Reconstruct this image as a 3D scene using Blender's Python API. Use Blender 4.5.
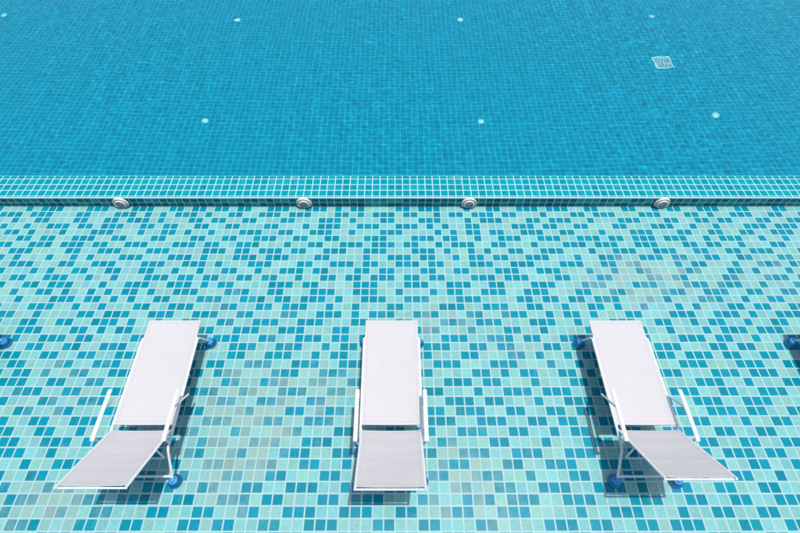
import bpy, bmesh, math, random
import numpy as np
from mathutils import Vector, Matrix

S = bpy.context.scene
for o in list(bpy.data.objects):
    bpy.data.objects.remove(o)
COL = S.collection
R = math.radians

# ------------------------------------------------------------------ camera
CAM_H = 4.65
PITCH = 54.5                      # degrees below the horizon
cam_d = bpy.data.cameras.new('camera')
cam_d.sensor_fit = 'HORIZONTAL'
cam_d.sensor_width = 36.0
cam_d.lens = 36.0 * 468.0 / 800.0
cam_d.shift_x = 5.0 / 800.0           # the optical axis sits a little left of the frame's middle
cam_d.clip_start = 0.05
cam_d.clip_end = 500.0
cam = bpy.data.objects.new('camera', cam_d)
cam.location = (0, 0, CAM_H)
cam.rotation_euler = (R(90 - PITCH), 0, 0)
COL.objects.link(cam)
S.camera = cam

# ------------------------------------------------------------------ sky, sun, exposure
SUN_DIR = Vector((0.14, -0.025, 1.0)).normalized()
SUN_EL = math.asin(SUN_DIR.z)
SUN_AZ = math.atan2(SUN_DIR.x, SUN_DIR.y)
W = bpy.data.worlds.new('World')
S.world = W
W.use_nodes = True
wn = W.node_tree
for n in list(wn.nodes):
    wn.nodes.remove(n)
sky = wn.nodes.new('ShaderNodeTexSky')
sky.sky_type = 'NISHITA'
sky.sun_disc = False
sky.sun_elevation = SUN_EL
sky.sun_rotation = SUN_AZ
sky.dust_density = 3.0             # bright, slightly hazy noon
bg = wn.nodes.new('ShaderNodeBackground')
bg.inputs['Strength'].default_value = 0.15
wo = wn.nodes.new('ShaderNodeOutputWorld')
wn.links.new(sky.outputs[0], bg.inputs['Color'])
wn.links.new(bg.outputs[0], wo.inputs['Surface'])

sun_d = bpy.data.lights.new('sun', 'SUN')
sun_d.energy = 3.7
sun_d.angle = R(0.53)
sun_d.color = (1.0, 0.965, 0.91)
sun = bpy.data.objects.new('sun', sun_d)
sun.rotation_euler = SUN_DIR.to_track_quat('Z', 'Y').to_euler()
COL.objects.link(sun)
sun_d.cycles.is_caustics_light = True      # sunlight is refracted through the water

S.view_settings.view_transform = 'Standard'
S.view_settings.look = 'None'
S.view_settings.exposure = -0.05
S.view_settings.gamma = 1.0
S.view_settings.use_curve_mapping = False
S.cycles.caustics_reflective = False
S.cycles.caustics_refractive = True
S.cycles.max_bounces = 10
S.cycles.transmission_bounces = 8
S.cycles.sample_clamp_indirect = 6.0
S.cycles.use_denoising = True

# ------------------------------------------------------------------ heights and extents (metres)
TILE = 0.1
WALL_Y0, WALL_Y1 = 4.285, 4.685   # the dividing wall
WALL_H = 0.20
WATER_Z = 0.19                   # the pool brims level with the wall
SHELF_WATER_Z = 0.075            # the shelf lies under a few centimetres of water
DEEP_Z = -1.30
X0, X1 = -14.0, 14.0
SHELF_Y0 = -3.0
POOL_Y1 = 17.0

# ------------------------------------------------------------------ node helpers
def new_mat(name):
    m = bpy.data.materials.new(name)
    m.use_nodes = True
    nt = m.node_tree
    for n in list(nt.nodes):
        nt.nodes.remove(n)
    out = nt.nodes.new('ShaderNodeOutputMaterial')
    p = nt.nodes.new('ShaderNodeBsdfPrincipled')
    nt.links.new(p.outputs[0], out.inputs['Surface'])
    return m, nt, p

def math_node(nt, op, a, b=None, c=None):
    n = nt.nodes.new('ShaderNodeMath')
    n.operation = op
    for i, v in enumerate((a, b, c)):
        if v is None:
            continue
        if isinstance(v, (int, float)):
            n.inputs[i].default_value = v
        else:
            nt.links.new(v, n.inputs[i])
    return n.outputs[0]

def mix_col(nt, fac, a, b, blend='MIX'):
    n = nt.nodes.new('ShaderNodeMix')
    n.data_type = 'RGBA'
    n.blend_type = blend
    for sock, v in ((n.inputs[0], fac), (n.inputs[6], a), (n.inputs[7], b)):
        if isinstance(v, (int, float)):
            sock.default_value = v
        elif isinstance(v, tuple):
            sock.default_value = v if len(v) == 4 else (*v, 1)
        else:
            nt.links.new(v, sock)
    return n.outputs[2]

def noise(nt, vec, scale, detail=2.0, rough=0.5):
    n = nt.nodes.new('ShaderNodeTexNoise')
    n.inputs['Scale'].default_value = scale
    n.inputs['Detail'].default_value = detail
    n.inputs['Roughness'].default_value = rough
    if vec is not None:
        nt.links.new(vec, n.inputs['Vector'])
    return n

def map_range(nt, v, a, b, c=0.0, d=1.0, smooth=True):
    n = nt.nodes.new('ShaderNodeMapRange')
    n.interpolation_type = 'SMOOTHSTEP' if smooth else 'LINEAR'
    nt.links.new(v, n.inputs[0])
    for i, x in enumerate((a, b, c, d)):
        n.inputs[i + 1].default_value = x
    return n.outputs[0]

def attr(nt, name):
    n = nt.nodes.new('ShaderNodeAttribute')
    n.attribute_name = name
    return n

def simple(name, col, rough=0.4, spec=0.5, noise_amt=0.06, scale=30.0, metallic=0.0):
    m, nt, p = new_mat(name)
    tc = nt.nodes.new('ShaderNodeTexCoord')
    n = noise(nt, tc.outputs['Object'], scale, 4)
    lo = tuple(c * (1 - noise_amt) for c in col)
    hi = tuple(min(1, c * (1 + noise_amt)) for c in col)
    nt.links.new(mix_col(nt, n.outputs[0], lo, hi), p.inputs['Base Color'])
    p.inputs['Roughness'].default_value = rough
    p.inputs['Specular IOR Level'].default_value = spec
    p.inputs['Metallic'].default_value = metallic
    return m

# ------------------------------------------------------------------ tile material
# Every tile is a face with its own colour (face-corner attribute "tile") and a
# UV running 0..1 over each tile; the grout lines are drawn from that UV.
def tile_material(name, grout, grout_w, rough=0.32, reflect_film_amt=0.0, streak=0.2):
    m, nt, p = new_mat(name)
    uv = nt.nodes.new('ShaderNodeUVMap')
    uv.uv_map = 'tile_uv'
    sep = nt.nodes.new('ShaderNodeSeparateXYZ')
    nt.links.new(uv.outputs[0], sep.inputs[0])
    tc = nt.nodes.new('ShaderNodeTexCoord')
    pos = tc.outputs['Object']
    dist = []
    for ax in (0, 1):
        f = math_node(nt, 'FRACT', sep.outputs[ax])
        dist.append(math_node(nt, 'MINIMUM', f, math_node(nt, 'SUBTRACT', 1.0, f)))
    d = math_node(nt, 'MINIMUM', dist[0], dist[1])
    gm = map_range(nt, d, grout_w * 0.75, grout_w * 1.25, 1.0, 0.0)
    col = attr(nt, 'tile').outputs['Color']
    # glass mosaic: cloudy streaks inside each tile
    st = noise(nt, pos, 26.0, 3, 0.6)
    col = mix_col(nt, 1.0, col, mix_col(nt, st.outputs[0], (1 - streak,) * 3, (1 + streak,) * 3), 'MULTIPLY')
    g1 = noise(nt, pos, 14.0, 4)
    gcol = mix_col(nt, g1.outputs[0], tuple(c * 0.88 for c in grout), grout)
    c = mix_col(nt, gm, col, gcol)
    if reflect_film_amt > 0:
        # pale patches: water reflections painted into the shelf colour, limescale on the wall
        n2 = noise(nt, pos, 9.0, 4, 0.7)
        v = math_node(nt, 'ADD', attr(nt, 'reflect_film').outputs['Fac'],
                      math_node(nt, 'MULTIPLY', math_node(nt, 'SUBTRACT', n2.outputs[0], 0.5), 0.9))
        reflect_film = math_node(nt, 'MULTIPLY', map_range(nt, v, 0.15, 0.95, 0.0, reflect_film_amt),
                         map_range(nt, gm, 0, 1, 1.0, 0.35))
        c = mix_col(nt, reflect_film, c, (0.56, 0.64, 0.56))
    nt.links.new(c, p.inputs['Base Color'])
    nt.links.new(map_range(nt, gm, 0, 1, rough, 0.7), p.inputs['Roughness'])
    p.inputs['Specular IOR Level'].default_value = 0.04     # wet glass under water hardly glints
    bump = nt.nodes.new('ShaderNodeBump')
    bump.inputs['Strength'].default_value = 0.35
    bump.inputs['Distance'].default_value = 0.004
    nt.links.new(map_range(nt, d, 0.0, grout_w * 2.0, 0.0, 1.0), bump.inputs['Height'])
    nt.links.new(bump.outputs[0], p.inputs['Normal'])
    return m

# ------------------------------------------------------------------ object helpers
def tag(o, label=None, cat=None, group=None, kind=None):
    for k, v in (('label', label), ('category', cat), ('group', group), ('kind', kind)):
        if v:
            o[k] = v
    return o

def link_mesh(name, me, mat, parent=None):
    o = bpy.data.objects.new(name, me)
    if mat:
        me.materials.append(mat)
    COL.objects.link(o)
    if parent:
        o.parent = parent
    return o

def build(name, bm, mat, parent=None, smooth=True, angle=40):
    me = bpy.data.meshes.new(name)
    bmesh.ops.recalc_face_normals(bm, faces=bm.faces[:])
    bm.to_mesh(me)
    bm.free()
    if smooth:
        for p in me.polygons:
            p.use_smooth = True
        try:
            me.set_sharp_from_angle(angle=R(angle))
        except Exception:
            pass
    return link_mesh(name, me, mat, parent)

def empty(name, loc=(0, 0, 0), rz=0.0):
    o = bpy.data.objects.new(name, None)
    o.empty_display_size = 0.1
    o.location = loc
    o.rotation_euler = (0, 0, rz)
    COL.objects.link(o)
    return o

def copy_tree(o, parent=None):
    c = o.copy()
    COL.objects.link(c)
    c.parent = parent
    for ch in [x for x in o.children]:
        copy_tree(ch, c)
    return c

def receiver(o):
    o.cycles.is_caustics_receiver = True

def smooth_path(pts, rad=0.05, n=6):
    """round the corners of a polyline"""
    pts = [Vector(p) for p in pts]
    out = [pts[0]]
    for i in range(1, len(pts) - 1):
        a, b, c = pts[i - 1], pts[i], pts[i + 1]
        u, v = (a - b), (c - b)
        r = min(rad, u.length * 0.49, v.length * 0.49)
        p0, p1 = b + u.normalized() * r, b + v.normalized() * r
        for k in range(n + 1):
            t = k / n
            out.append(p0 * (1 - t) ** 2 + b * 2 * t * (1 - t) + p1 * t * t)
    out.append(pts[-1])
    return out

def tube(bm, pts, r, seg=12, cap=True, flat=None):
    """sweep a circle (or a flat oval: flat=(rx, ry)) along pts"""
    pts = [Vector(p) for p in pts]
    rings = []
    t0 = (pts[1] - pts[0]).normalized()
    ref = Vector((0, 0, 1)) if abs(t0.z) < 0.9 else Vector((1, 0, 0))
    nrm = (ref - t0 * ref.dot(t0)).normalized()
    for i, p in enumerate(pts):
        if i == 0:
            t = (pts[1] - pts[0]).normalized()
        elif i == len(pts) - 1:
            t = (pts[-1] - pts[-2]).normalized()
        else:
            t = ((pts[i + 1] - p).normalized() + (p - pts[i - 1]).normalized()).normalized()
        nrm = (nrm - t * nrm.dot(t)).normalized()
        bi = t.cross(nrm)
        rx, ry = flat if flat else (r, r)
        rings.append([bm.verts.new(p + nrm * (ry * math.sin(2 * math.pi * k / seg)) + bi * (rx * math.cos(2 * math.pi * k / seg)))
                      for k in range(seg)])
    for a, b in zip(rings, rings[1:]):
        for k in range(seg):
            bm.faces.new((a[k], a[(k + 1) % seg], b[(k + 1) % seg], b[k]))
    if cap:
        bm.faces.new(rings[0][::-1])
        bm.faces.new(rings[-1])

def lathe(bm, prof, seg=32, mat=Matrix()):
    """revolve (radius, z) profile about z; radius 0 closes the end"""
    rings = []
    for r, z in prof:
        if r < 1e-6:
            rings.append([bm.verts.new(mat @ Vector((0, 0, z)))])
        else:
            rings.append([bm.verts.new(mat @ Vector((r * math.cos(2 * math.pi * k / seg), r * math.sin(2 * math.pi * k / seg), z)))
                          for k in range(seg)])
    for a, b in zip(rings, rings[1:]):
        for k in range(seg):
            k2 = (k + 1) % seg
            if len(a) == 1 and len(b) == 1:
                continue
            if len(a) == 1:
                bm.faces.new((a[0], b[k2], b[k]))
            elif len(b) == 1:
                bm.faces.new((a[k], a[k2], b[0]))
            else:
                bm.faces.new((a[k], a[k2], b[k2], b[k]))

# ------------------------------------------------------------------ tiled sheets
rng = random.Random(7)

def tiled_grid(name, origin, du, dv, us, vs, colour, mat, reflect_film=None, parent=None):
    """a sheet of tiles: us / vs are the tile boundaries along the two directions"""
    ua, va = np.array(us), np.array(vs)
    nu, nv = len(ua) - 1, len(va) - 1
    o, du, dv = np.array(origin), np.array(du), np.array(dv)
    verts = (o[None, None, :] + ua[None, :, None] * du + va[:, None, None] * dv).reshape(-1, 3)
    i = np.arange(nu)[None, :] + (np.arange(nv) * (nu + 1))[:, None]
    faces = np.stack([i, i + 1, i + nu + 2, i + nu + 1], -1).reshape(-1, 4)
    me = bpy.data.meshes.new(name)
    me.from_pydata(verts.tolist(), [], faces.tolist())
    uvl = me.uv_layers.new(name='tile_uv')
    uvl.data.foreach_set('uv', np.tile(np.array([[0, 0], [1, 0], [1, 1], [0, 1]], float), (nu * nv, 1)).ravel())
    cols = np.ones((nv, nu, 4))
    for r_ in range(nv):
        for c_ in range(nu):
            cols[r_, c_, :3] = colour(r_, c_)
    a = me.attributes.new('tile', 'FLOAT_COLOR', 'FACE')
    a.data.foreach_set('color', cols.reshape(-1))
    if reflect_film is not None:
        f = me.attributes.new('reflect_film', 'FLOAT', 'FACE')
        f.data.foreach_set('value', reflect_film_values(ua, va))
    me.update()
    o = link_mesh(name, me, mat, parent)
    receiver(o)
    return o

REFLECT_FILM = [(-1.45, 1.35, 0.62, 0.75, 0.9), (-3.1, 0.72, 0.6, 0.28, 0.8), (0.72, 0.92, 0.55, 0.42, 0.75), (3.1, 3.1, 0.95, 0.38, 0.7),
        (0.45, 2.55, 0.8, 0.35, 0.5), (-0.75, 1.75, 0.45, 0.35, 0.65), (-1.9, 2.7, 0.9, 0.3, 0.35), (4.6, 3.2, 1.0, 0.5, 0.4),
        (-3.4, 1.8, 0.5, 0.5, 0.4), (1.2, 2.1, 0.5, 0.5, 0.35), (-5.5, 2.4, 1.2, 0.6, 0.5), (6.2, 1.6, 1.0, 0.8, 0.5)]  # grey-beige water reflections painted on the shelf tiles: centre, radii, amount
def reflect_film_values(ua, va):  # per-tile strength of the painted reflections, and of the wall's limescale
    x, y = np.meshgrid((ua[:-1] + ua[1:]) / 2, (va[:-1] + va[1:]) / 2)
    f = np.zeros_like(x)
    for cx, cy, rx, ry, amt in REFLECT_FILM:
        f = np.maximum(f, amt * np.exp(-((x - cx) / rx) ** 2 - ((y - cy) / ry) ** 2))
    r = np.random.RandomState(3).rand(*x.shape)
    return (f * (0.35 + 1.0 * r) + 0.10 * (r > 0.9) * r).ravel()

# mosaic pattern: rows of short blue runs between short pale runs
NX = int(round((X1 - X0) / TILE))
NYS = int(round((WALL_Y0 - SHELF_Y0) / TILE)) + 1
prng = random.Random(41)
pattern = []
prev = [1 if prng.random() < 0.45 else 0 for _ in range(NX)]
for r_ in range(NYS):
    y = SHELF_Y0 + (r_ + 0.5) * TILE
    far = min(1.0, max(0.0, (y - 1.9) / 1.4))          # sheets by the wall are laid more freely
    row, cur, run = [], int(prng.random() < 0.45), 1
    for c_ in range(NX):
        row.append(cur)
        nxt = c_ + 1
        want = 1 - prev[nxt] if nxt < NX else cur
        if prng.random() < 0.55 * far:
            want = int(prng.random() < 0.46)
        if run >= 4 or (run == 3 and cur):
            sw = 1.0
        elif cur == want:
            sw = (0.04, 0.16, 0.5)[run - 1] if cur else (0.06, 0.24, 0.8)[run - 1]
        else:
            sw = (0.34 + 0.2 * far, 0.78, 0.95)[run - 1] if cur else (0.55 + 0.1 * far, 0.90, 0.97)[run - 1]
        if prng.random() < sw:
            cur, run = 1 - cur, 1
        else:
            run += 1
    pattern.append(row)
    prev = row

def jitter(c, a, rg=rng):
    k = 1 + rg.uniform(-a, a)
    return tuple(max(0.0, x * k * (1 + rg.uniform(-a, a) * 0.4)) for x in c)

def shelf_colour(r_, c_):
    if pattern[r_][c_]:
        return jitter((0.001, 0.38, 0.53) if rng.random() < 0.85 else (0.001, 0.35, 0.47), 0.10)
    return jitter(rng.choice(((0.36, 0.735, 0.72), (0.40, 0.74, 0.68), (0.325, 0.73, 0.75))), 0.08)

M_SHELF = tile_material('shelf_mosaic', (0.74, 0.94, 0.95), 0.066, reflect_film_amt=0.70)
M_WALL = tile_material('wall_mosaic', (0.36, 0.62, 0.66), 0.055, reflect_film_amt=0.45)
M_DEEP = tile_material('pool_mosaic', (0.05, 0.59, 0.745), 0.052, streak=0.08)

ys = [WALL_Y0 - TILE * k for k in range(NYS, -1, -1)]
xs = [X0 + TILE * k for k in range(NX + 1)]
shelf = tiled_grid('shelf_floor', (0, 0, 0), (1, 0, 0), (0, 1, 0), xs, ys, shelf_colour, M_SHELF, reflect_film=1)
tag(shelf, kind='structure')

def deep_colour(r_, c_):
    return jitter((0.0005, 0.325, 0.495) if rng.random() < 0.7 else (0.0005, 0.32, 0.475), 0.05)
NYD = int(round((POOL_Y1 - WALL_Y1) / TILE))
deep = tiled_grid('pool_floor', (0, 0, DEEP_Z), (1, 0, 0), (0, 1, 0), xs,
                  [WALL_Y1 + TILE * k for k in range(NYD + 1)], deep_colour, M_DEEP)
tag(deep, kind='structure')

# ------------------------------------------------------------------ the dividing wall
wall = tag(empty('dividing_wall', (0, WALL_Y0, 0)),
           'low turquoise tiled wall between the mosaic shelf and the deep pool', 'wall')
def top_colour(r_, c_):
    return jitter((0.003, 0.24, 0.30), 0.13)
def face_colour(r_, c_):
    return jitter((0.004, 0.18, 0.22) if rng.random() < 0.6 else (0.012, 0.33, 0.35), 0.18)
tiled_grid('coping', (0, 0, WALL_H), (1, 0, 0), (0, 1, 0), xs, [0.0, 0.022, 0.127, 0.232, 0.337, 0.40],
           top_colour, M_WALL, reflect_film=1, parent=wall)
tiled_grid('front_face', (0, 0, 0), (1, 0, 0), (0, 0, 1), xs, [0, 0.1, 0.2], face_colour, M_WALL, reflect_film=1, parent=wall)
bm = bmesh.new()
tube(bm, [(X0, -0.002, WALL_H - 0.009), (X1, -0.002, WALL_H - 0.009)], 0.0125, 16)
build('nosing', bm, simple('nosing_grout', (0.36, 0.52, 0.53), 0.5, noise_amt=0.15), wall)
tiled_grid('rear_face', (0, 0.4, DEEP_Z), (-1, 0, 0), (0, 0, 1), [-x for x in xs[::-1]],
           [0.05 + 0.1 * k for k in range(0, 15)], deep_colour, M_DEEP, parent=wall)

# ------------------------------------------------------------------ water
def water_material(name, tint):
    m, nt, p = new_mat(name)
    nt.nodes.remove(p)
    rf = nt.nodes.new('ShaderNodeBsdfRefraction')
    rf.inputs['Color'].default_value = tint
    rf.inputs['Roughness'].default_value = 0.0
    rf.inputs['IOR'].default_value = 1.333
    gl = nt.nodes.new('ShaderNodeBsdfGlossy')
    gl.inputs['Roughness'].default_value = 0.0
    fr = nt.nodes.new('ShaderNodeFresnel')
    fr.inputs['IOR'].default_value = 1.333
    mx = nt.nodes.new('ShaderNodeMixShader')
    nt.links.new(fr.outputs[0], mx.inputs[0])
    nt.links.new(rf.outputs[0], mx.inputs[1])
    nt.links.new(gl.outputs[0], mx.inputs[2])
    nt.links.new(mx.outputs[0], nt.nodes['Material Output'].inputs['Surface'])
    return m

def make_water(name, y0, y1, z0, step, lam0, lam1, slope, envelope, seed, mat):
    xa = np.arange(-12.5, 12.5 + step, step)
    ya = np.linspace(y0, y1, int(round((y1 - y0) / step)) + 1)
    gx, gy = np.meshgrid(xa, ya)
    z = np.zeros_like(gx)
    r = np.random.RandomState(seed)
    n = 46
    for k in range(n):
        lam = lam0 * (lam1 / lam0) ** r.rand()
        th = r.rand() * 2 * math.pi
        kk = 2 * math.pi / lam
        z += slope / kk * math.sqrt(2.0 / n) * np.sin(kk * (gx * math.cos(th) + gy * math.sin(th)) + r.rand() * 6.28)
    z *= envelope(gx, gy)
    ny, nx = gx.shape
    verts = np.stack([gx, gy, z + z0], -1).reshape(-1, 3)
    i = np.arange(nx - 1)[None, :] + (np.arange(ny - 1) * nx)[:, None]
    faces = np.stack([i, i + 1, i + nx + 1, i + nx], -1).reshape(-1, 4)
    me = bpy.data.meshes.new(name)
    me.vertices.add(len(verts)); me.vertices.foreach_set('co', verts.ravel())
    me.loops.add(faces.size); me.loops.foreach_set('vertex_index', faces.ravel())
    me.polygons.add(len(faces)); me.polygons.foreach_set('loop_start', np.arange(0, faces.size, 4))
    me.polygons.foreach_set('loop_total', np.full(len(faces), 4))
    me.polygons.foreach_set('use_smooth', np.ones(len(faces), bool))
    me.update(calc_edges=True)
    o = link_mesh(name, me, mat)
    o.cycles.is_caustics_caster = True
    return tag(o, kind='structure')
M_WATER = water_material('deep_water', (0.60, 0.975, 1.0, 1))
M_SHALLOW = water_material('shallow_water', (0.90, 0.995, 1.0, 1))
make_water('pool_water', WALL_Y1 + 0.001, POOL_Y1, WATER_Z, 0.026, 0.10, 0.8, 0.0145,
           lambda x, y: (0.45 + 0.55 * np.clip((y - WALL_Y1) / 0.9, 0, 1)) *
           (1.0 + 0.35 * np.sin(0.9 * x + 0.7 * y) * np.sin(0.55 * y - 0.4 * x + 1.0) + 0.35 * np.clip((x - 1.5) / 4.0, 0, 1)), 5, M_WATER)
make_water('shelf_water', -1.6, WALL_Y0 - 0.004, SHELF_WATER_Z, 0.026, 0.17, 0.8, 0.018,
           lambda x, y: np.ones_like(x), 9, M_SHALLOW)

# ------------------------------------------------------------------ lounger
M_FRAME = simple('white_powder_coat', (0.68, 0.68, 0.69), 0.35, noise_amt=0.03)
M_FOOT = simple('blue_rubber', (0.014, 0.25, 0.58), 0.5, noise_amt=0.2, scale=25)
def fabric_material():
    m, nt, p = new_mat('white_sling_fabric')
    tc = nt.nodes.new('ShaderNodeTexCoord')
    pos = tc.outputs['Object']
    sep = nt.nodes.new('ShaderNodeSeparateXYZ')
    nt.links.new(pos, sep.inputs[0])
    n = noise(nt, pos, 5.0, 4)
    n2 = noise(nt, pos, 160.0, 2)
    c = mix_col(nt, n.outputs[0], (0.475, 0.470, 0.482), (0.505, 0.500, 0.512))
    c = mix_col(nt, 1.0, c, mix_col(nt, n2.outputs[0], (0.94, 0.94, 0.94), (1.05, 1.05, 1.05)), 'MULTIPLY')
    # stitched hems: a thin grey thread line near every edge, and handling marks
    uv = nt.nodes.new('ShaderNodeUVMap')
    uv.uv_map = 'sling_uv'
    us = nt.nodes.new('ShaderNodeSeparateXYZ')
    nt.links.new(uv.outputs[0], us.inputs[0])
    seam = None
    for ax, off in ((0, 0.026), (1, 0.030)):
        d = math_node(nt, 'ABSOLUTE', math_node(nt, 'SUBTRACT', us.outputs[ax], off))
        k = map_range(nt, d, 0.001, 0.0045, 1.0, 0.0)
        seam = k if seam is None else math_node(nt, 'MAXIMUM', seam, k)
    c = mix_col(nt, math_node(nt, 'MULTIPLY', seam, 0.30), c, (0.30, 0.30, 0.32))
    n3 = noise(nt, pos, 2.2, 5, 0.65)
    c = mix_col(nt, map_range(nt, n3.outputs[0], 0.55, 0.75, 0.0, 0.07), c, (0.36, 0.355, 0.35))
    nt.links.new(c, p.inputs['Base Color'])
    p.inputs['Roughness'].default_value = 0.75
    p.inputs['Specular IOR Level'].default_value = 0.25
    w = math_node(nt, 'ADD', math_node(nt, 'SINE', math_node(nt, 'MULTIPLY', sep.outputs[0], 1500.0)),
                  math_node(nt, 'SINE', math_node(nt, 'MULTIPLY', sep.outputs[1], 1500.0)))
    b = nt.nodes.new('ShaderNodeBump')
    b.inputs['Strength'].default_value = 0.15
    b.inputs['Distance'].default_value = 0.0006
    nt.links.new(w, b.inputs['Height'])
    mp = nt.nodes.new('ShaderNodeMapping')
    mp.inputs['Scale'].default_value = (2.2, 7.0, 4.0)
    nt.links.new(pos, mp.inputs['Vector'])
    n4 = noise(nt, mp.outputs[0], 1.0, 3, 0.5)
    b2 = nt.nodes.new('ShaderNodeBump')             # soft wrinkles across the sling
    b2.inputs['Strength'].default_value = 0.5
    b2.inputs['Distance'].default_value = 0.02
    nt.links.new(n4.outputs[0], b2.inputs['Height'])
    nt.links.new(b.outputs[0], b2.inputs['Normal'])
    nt.links.new(b2.outputs[0], p.inputs['Normal'])
    return m
M_FAB = fabric_material()

SEAT_H = 0.36
HINGE_Y = 0.0          # lounger's own origin: on the floor below the hinge; +y is the foot end
SEAT_LEN = 1.075
FW = 0.268             # half width of the sling
RW = 0.277             # half width of the rails

def sling(length, half, thick=0.006, sag=0.016, hem=0.012, nu=20, nv=30):
    """a sling of cloth with a rolled hem either side, in the xy plane from y = 0 to length"""
    bm = bmesh.new()
    uvl = bm.loops.layers.uv.new('sling_uv')
    where = {}
    top, bot = [], []
    for j in range(nv + 1):
        v = j / nv
        rt, rb = [], []
        for i in range(nu + 1):
            u = -1 + 2 * i / nu
            z = -sag * (1 - u * u) * (0.35 + 0.65 * math.sin(math.pi * v))
            edge = max(0.0, (abs(u) - 0.9) / 0.1)
            x = u * half
            rt.append(bm.verts.new((x, v * length, z + thick / 2 + hem * 0.4 * math.sin(math.pi * edge))))
            rb.append(bm.verts.new((x, v * length, z - thick / 2 - hem * 0.4 * math.sin(math.pi * edge))))
            where[rt[-1]] = where[rb[-1]] = (half - abs(x), min(v, 1 - v) * length)
        top.append(rt); bot.append(rb)
    for j in range(nv):
        for i in range(nu):
            bm.faces.new((top[j][i], top[j][i + 1], top[j + 1][i + 1], top[j + 1][i]))
            bm.faces.new((bot[j][i], bot[j + 1][i], bot[j + 1][i + 1], bot[j][i + 1]))
        bm.faces.new((top[j][0], top[j + 1][0], bot[j + 1][0], bot[j][0]))
        bm.faces.new((top[j][nu], bot[j][nu], bot[j + 1][nu], top[j + 1][nu]))
    for i in range(nu):
        bm.faces.new((top[0][i], bot[0][i], bot[0][i + 1], top[0][i + 1]))
        bm.faces.new((top[nv][i], top[nv][i + 1], bot[nv][i + 1], bot[nv][i]))
    for f in bm.faces:
        for l in f.loops:
            l[uvl].uv = where[l.vert]
    return bm

def make_foot(parent, x, y):
    bm = bmesh.new()
    lathe(bm, [(r_ * 0.9, z_) for r_, z_ in [(0, 0.004), (0.064, 0.004), (0.069, 0.010), (0.070, 0.026), (0.066, 0.030), (0.064, 0.036), (0.056, 0.052), (0.047, 0.066), (0.044, 0.072),
               (0.044, 0.098), (0.041, 0.102), (0.033, 0.104), (0.028, 0.106), (0.026, 0.122), (0.018, 0.125), (0, 0.125)]], 28, Matrix.Translation((x, y, 0)))
    f = build('foot', bm, M_FOOT, parent)
    receiver(f)
    return f

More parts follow.
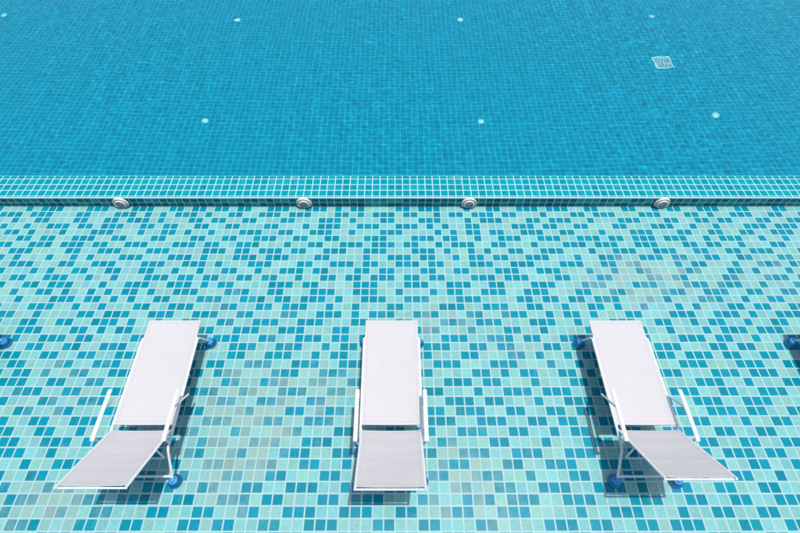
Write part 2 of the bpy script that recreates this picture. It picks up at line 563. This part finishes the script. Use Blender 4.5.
def make_lounger(angle=34.0):
    root = empty('sun_lounger')
    TR = 0.0125
    # seat frame: two rails, a foot-end bar and two cross bars
    bm = bmesh.new()
    for s in (-1, 1):
        tube(bm, [(s * RW, -0.17, SEAT_H), (s * RW, 0.89, SEAT_H)], TR)
    path = [(-RW, 0.86, SEAT_H), (-FW + 0.01, 0.93, SEAT_H), (-FW + 0.01, SEAT_LEN - 0.014, SEAT_H - 0.014),
            (FW - 0.01, SEAT_LEN - 0.014, SEAT_H - 0.014), (FW - 0.01, 0.93, SEAT_H), (RW, 0.86, SEAT_H)]
    tube(bm, smooth_path(path, 0.02), 0.009)
    tube(bm, [(-RW, 0.045, SEAT_H - 0.024), (RW, 0.045, SEAT_H - 0.024)], 0.009)
    tube(bm, [(-RW, 0.52, SEAT_H - 0.05), (RW, 0.52, SEAT_H - 0.05)], 0.009)
    tube(bm, [(-RW, -0.362, 0.125), (RW, -0.362, 0.125)], 0.011)
    fr = build('frame', bm, M_FRAME, root); receiver(fr)
    # legs
    for s in (-1, 1):
        bm = bmesh.new()
        x = s * RW
        tube(bm, smooth_path([(x, -0.10, SEAT_H - 0.0015), (x, -0.18, SEAT_H - 0.0015), (x, -0.383, 0.10)], 0.05), TR - 0.0008)
        lg = build('leg', bm, M_FRAME, root); receiver(lg)
        make_foot(lg, x, -0.387)
        bm = bmesh.new()
        xo = s * (RW + 0.008)
        tube(bm, smooth_path([(x, 0.80, SEAT_H - 0.0015), (x, 0.905, SEAT_H - 0.0015), (xo, 0.995, 0.10)], 0.07), TR - 0.0008)
        lg = build('leg', bm, M_FRAME, root); receiver(lg)
        make_foot(lg, xo, 0.997)
    # seat sling
    bm = sling(SEAT_LEN, FW)
    for v in bm.verts:
        v.co.z += SEAT_H + 0.006
        v.co.y += 0.024
    se = build('seat', bm, M_FAB, root)
    # backrest
    a = R(angle)
    rot = Matrix.Translation((0, -0.022, SEAT_H + 0.004)) @ Matrix.Rotation(math.pi, 4, 'Z') @ Matrix.Rotation(a, 4, 'X')
    bm = sling(0.700, FW - 0.006)
    for v in bm.verts:
        v.co.y += 0.014
        v.co.z += 0.006
    bmesh.ops.transform(bm, matrix=rot, verts=bm.verts[:])
    bk = build('backrest', bm, M_FAB, root)
    bm = bmesh.new()
    h = FW - 0.002
    for s in (-1, 1):
        tube(bm, [rot @ Vector((s * h, -0.006, 0)), rot @ Vector((s * h, 0.736, 0))], 0.0105)
    tube(bm, [rot @ Vector((-h, 0.722, -0.012)), rot @ Vector((h, 0.722, -0.012))], 0.008)
    tube(bm, [rot @ Vector((-h, 0.040, -0.016)), rot @ Vector((h, 0.040, -0.016))], 0.008)
    build('backrest_frame', bm, M_FRAME, bk)
    # prop under the backrest
    bm = bmesh.new()
    at = rot @ Vector((0, 0.24, -0.016))
    w = 0.226
    tube(bm, smooth_path([(-w, at.y, at.z), (-w, -0.235, 0.25), (w, -0.235, 0.25), (w, at.y, at.z)], 0.04), 0.009)
    pr = build('backrest_prop', bm, M_FRAME, root); receiver(pr)
    # armrests
    for s in (-1, 1):
        bm = bmesh.new()
        x = s * 0.305
        tube(bm, [(x, -0.165, 0.537), (x, -0.145, 0.541), (x, 0.05, 0.543), (x, 0.265, 0.541), (x, 0.287, 0.537)], 0, 14, flat=(0.019, 0.011))
        ar = build('armrest', bm, M_FRAME, root)
        bm = bmesh.new()
        tube(bm, smooth_path([(x, -0.135, 0.535), (x, -0.145, 0.45), (s * (RW + 0.004), -0.150, SEAT_H)], 0.02), 0.010)
        build('arm_post', bm, M_FRAME, ar)
        bm = bmesh.new()
        tube(bm, [(x, 0.12, 0.533), (x + s * 0.002, 0.335, 0.300)], 0.009)
        build('arm_strut', bm, M_FRAME, ar)
    return root

LOUNGERS = [   # x, y of the hinge, turn, backrest angle, label
    (-4.50, 1.27, 0.0, 40, 'lounger cut off by the left edge, only a blue far foot showing'),
    (-2.281, 1.27, 0.0, 40, 'white sling lounger whose backrest fans out towards the lower left'),
    (-0.035, 1.27, 0.0, 39, 'white sling lounger seen straight on, between the other two whole loungers'),
    (2.281, 1.27, 0.0, 46, 'white sling lounger with the steepest backrest, fanning out to the lower right'),
    (4.57, 1.27, 0.0, 40, 'lounger cut off by the right edge, only a blue far foot showing'),
]
protos = {}
for x, y, rz, ang, lab in LOUNGERS:
    if ang not in protos:
        o = protos[ang] = make_lounger(ang)
    else:
        o = copy_tree(protos[ang])
    o.location = (x, y, 0)
    o.rotation_euler = (0, 0, rz)
    tag(o, lab, 'sun lounger', 'white sun loungers standing in the shallow water')

# ------------------------------------------------------------------ lights in the wall face
M_PLASTIC = simple('white_plastic', (0.60, 0.60, 0.60), 0.4, noise_amt=0.1)
M_LENS = simple('light_lens', (0.28, 0.36, 0.37), 0.15, noise_amt=0.15, scale=60)
def make_pool_light():
    root = empty('underwater_light')
    rot = Matrix.Rotation(R(90), 4, 'X') @ Matrix.Scale(0.9, 4)       # profile axis z -> -y, towards the shelf
    bm = bmesh.new()
    lathe(bm, [(0.0, 0.002), (0.108, 0.002), (0.111, 0.010), (0.110, 0.030), (0.104, 0.040), (0.094, 0.041), (0.088, 0.036), (0.086, 0.024)], 44, rot)
    b = build('flange', bm, M_PLASTIC, root); receiver(b)
    bm = bmesh.new()
    lathe(bm, [(0.078, 0.020), (0.080, 0.044), (0.076, 0.056), (0.068, 0.060), (0.060, 0.056), (0.056, 0.036)], 44, rot)
    b = build('ring', bm, M_PLASTIC, root); receiver(b)
    bm = bmesh.new()
    lathe(bm, [(0.0, 0.044), (0.030, 0.042), (0.048, 0.037), (0.088, 0.022)], 44, rot)
    b = build('lens', bm, M_LENS, root); receiver(b)
    return root
pl0 = make_pool_light()
for k, (x, lab) in enumerate([
        (-3.615, 'round white light in the wall face, beyond and left of the left lounger'),
        (-1.2, 'round white light in the wall face, beyond the gap between left and centre loungers'),
        (0.976, 'round white light in the wall face, just right of the centre lounger'),
        (3.522, 'round white light in the wall face, beyond and right of the right lounger')]):
    o = pl0 if k == 0 else copy_tree(pl0)
    o.location = (x, WALL_Y0 - 0.002, 0.105)
    tag(o, lab, 'pool light', 'underwater lights along the dividing wall')

# ------------------------------------------------------------------ fittings on the deep floor
M_WHITE = simple('white_fitting', (0.93, 0.93, 0.93), 0.4, noise_amt=0.04)
M_GRATE = simple('grate_plastic', (0.74, 0.75, 0.80), 0.5, noise_amt=0.1)
M_DARK = simple('dark_sump', (0.03, 0.05, 0.06), 0.8)

def photo_point(px, py):
    """where the ray through a photo pixel, bent at still water, meets the deep floor"""
    d = Vector(((px - 395) / 468, -(py - 266.5) / 468, -1))
    d = (cam.rotation_euler.to_matrix() @ d).normalized()
    o = Vector((0, 0, CAM_H))
    p = o + d * ((WATER_Z - CAM_H) / d.z)
    n = Vector((0, 0, 1))
    eta = 1 / 1.333
    ci = -n.dot(d)
    t = d * eta + n * (eta * ci - math.sqrt(1 - eta * eta * (1 - ci * ci)))
    return p + t * ((DEEP_Z - p.z) / t.z)

def make_inlet():
    root = empty('floor_inlet')
    bm = bmesh.new()
    lathe(bm, [(0, 0.001), (0.058, 0.001), (0.060, 0.006), (0.052, 0.013), (0.028, 0.017)], 32)
    b = build('flange', bm, M_WHITE, root); receiver(b)
    bm = bmesh.new()
    lathe(bm, [(0.029, 0.012), (0.029, 0.022), (0.022, 0.027), (0.0, 0.028)], 24)
    b = build('cap', bm, M_WHITE, root); receiver(b)
    return root
in0 = make_inlet()
for k, (px, py, lab) in enumerate([
        (4, 15, 'white floor inlet in the far left corner of the pool view'),
        (237, 20, 'white floor inlet in the far row, second from the left edge'),
        (460, 20, 'white floor inlet in the far row, third from the left edge'),
        (651, 16, 'white floor inlet in the far row, beyond the square grate'),
        (205, 121, 'white floor inlet in the near row, left of the other two there'),
        (481, 122, 'white floor inlet in the near row, straight beyond the third wall light'),
        (715, 115, 'white floor inlet in the near row, nearer and right of the square grate')]):
    o = in0 if k == 0 else copy_tree(in0)
    p = photo_point(px, py)
    o.location = (p.x, p.y, DEEP_Z)
    tag(o, lab, 'pool inlet', 'round inlets set in the pool floor')

def box(bm, c, s):
    v = bmesh.ops.create_cube(bm, size=1.0)['verts']
    bmesh.ops.scale(bm, vec=s, verts=v)
    bmesh.ops.translate(bm, vec=c, verts=v)
p = photo_point(662.5, 63)
dr = tag(empty('drain_grate', (p.x, p.y, DEEP_Z)), 'square pale slotted drain grate on the deep pool floor', 'drain')
bm = bmesh.new()
q = 0.19
for s in (-1, 1):
    box(bm, (s * (q - 0.0175), 0, 0.013), (0.035, 2 * q, 0.022))
    box(bm, (0, s * (q - 0.0175), 0.0125), (2 * q - 0.07, 0.035, 0.021))
b = build('frame', bm, M_WHITE, dr, smooth=False); receiver(b)
bm = bmesh.new()
for k in range(8):
    box(bm, (-0.133 + k * 0.038, 0, 0.012), (0.026, 2 * q - 0.07, 0.012))
b = build('grille', bm, M_GRATE, dr, smooth=False); receiver(b)
bm = bmesh.new()
box(bm, (0, 0, 0.003), (0.30, 0.30, 0.003))
b = build('sump', bm, M_DARK, dr, smooth=False); receiver(b)
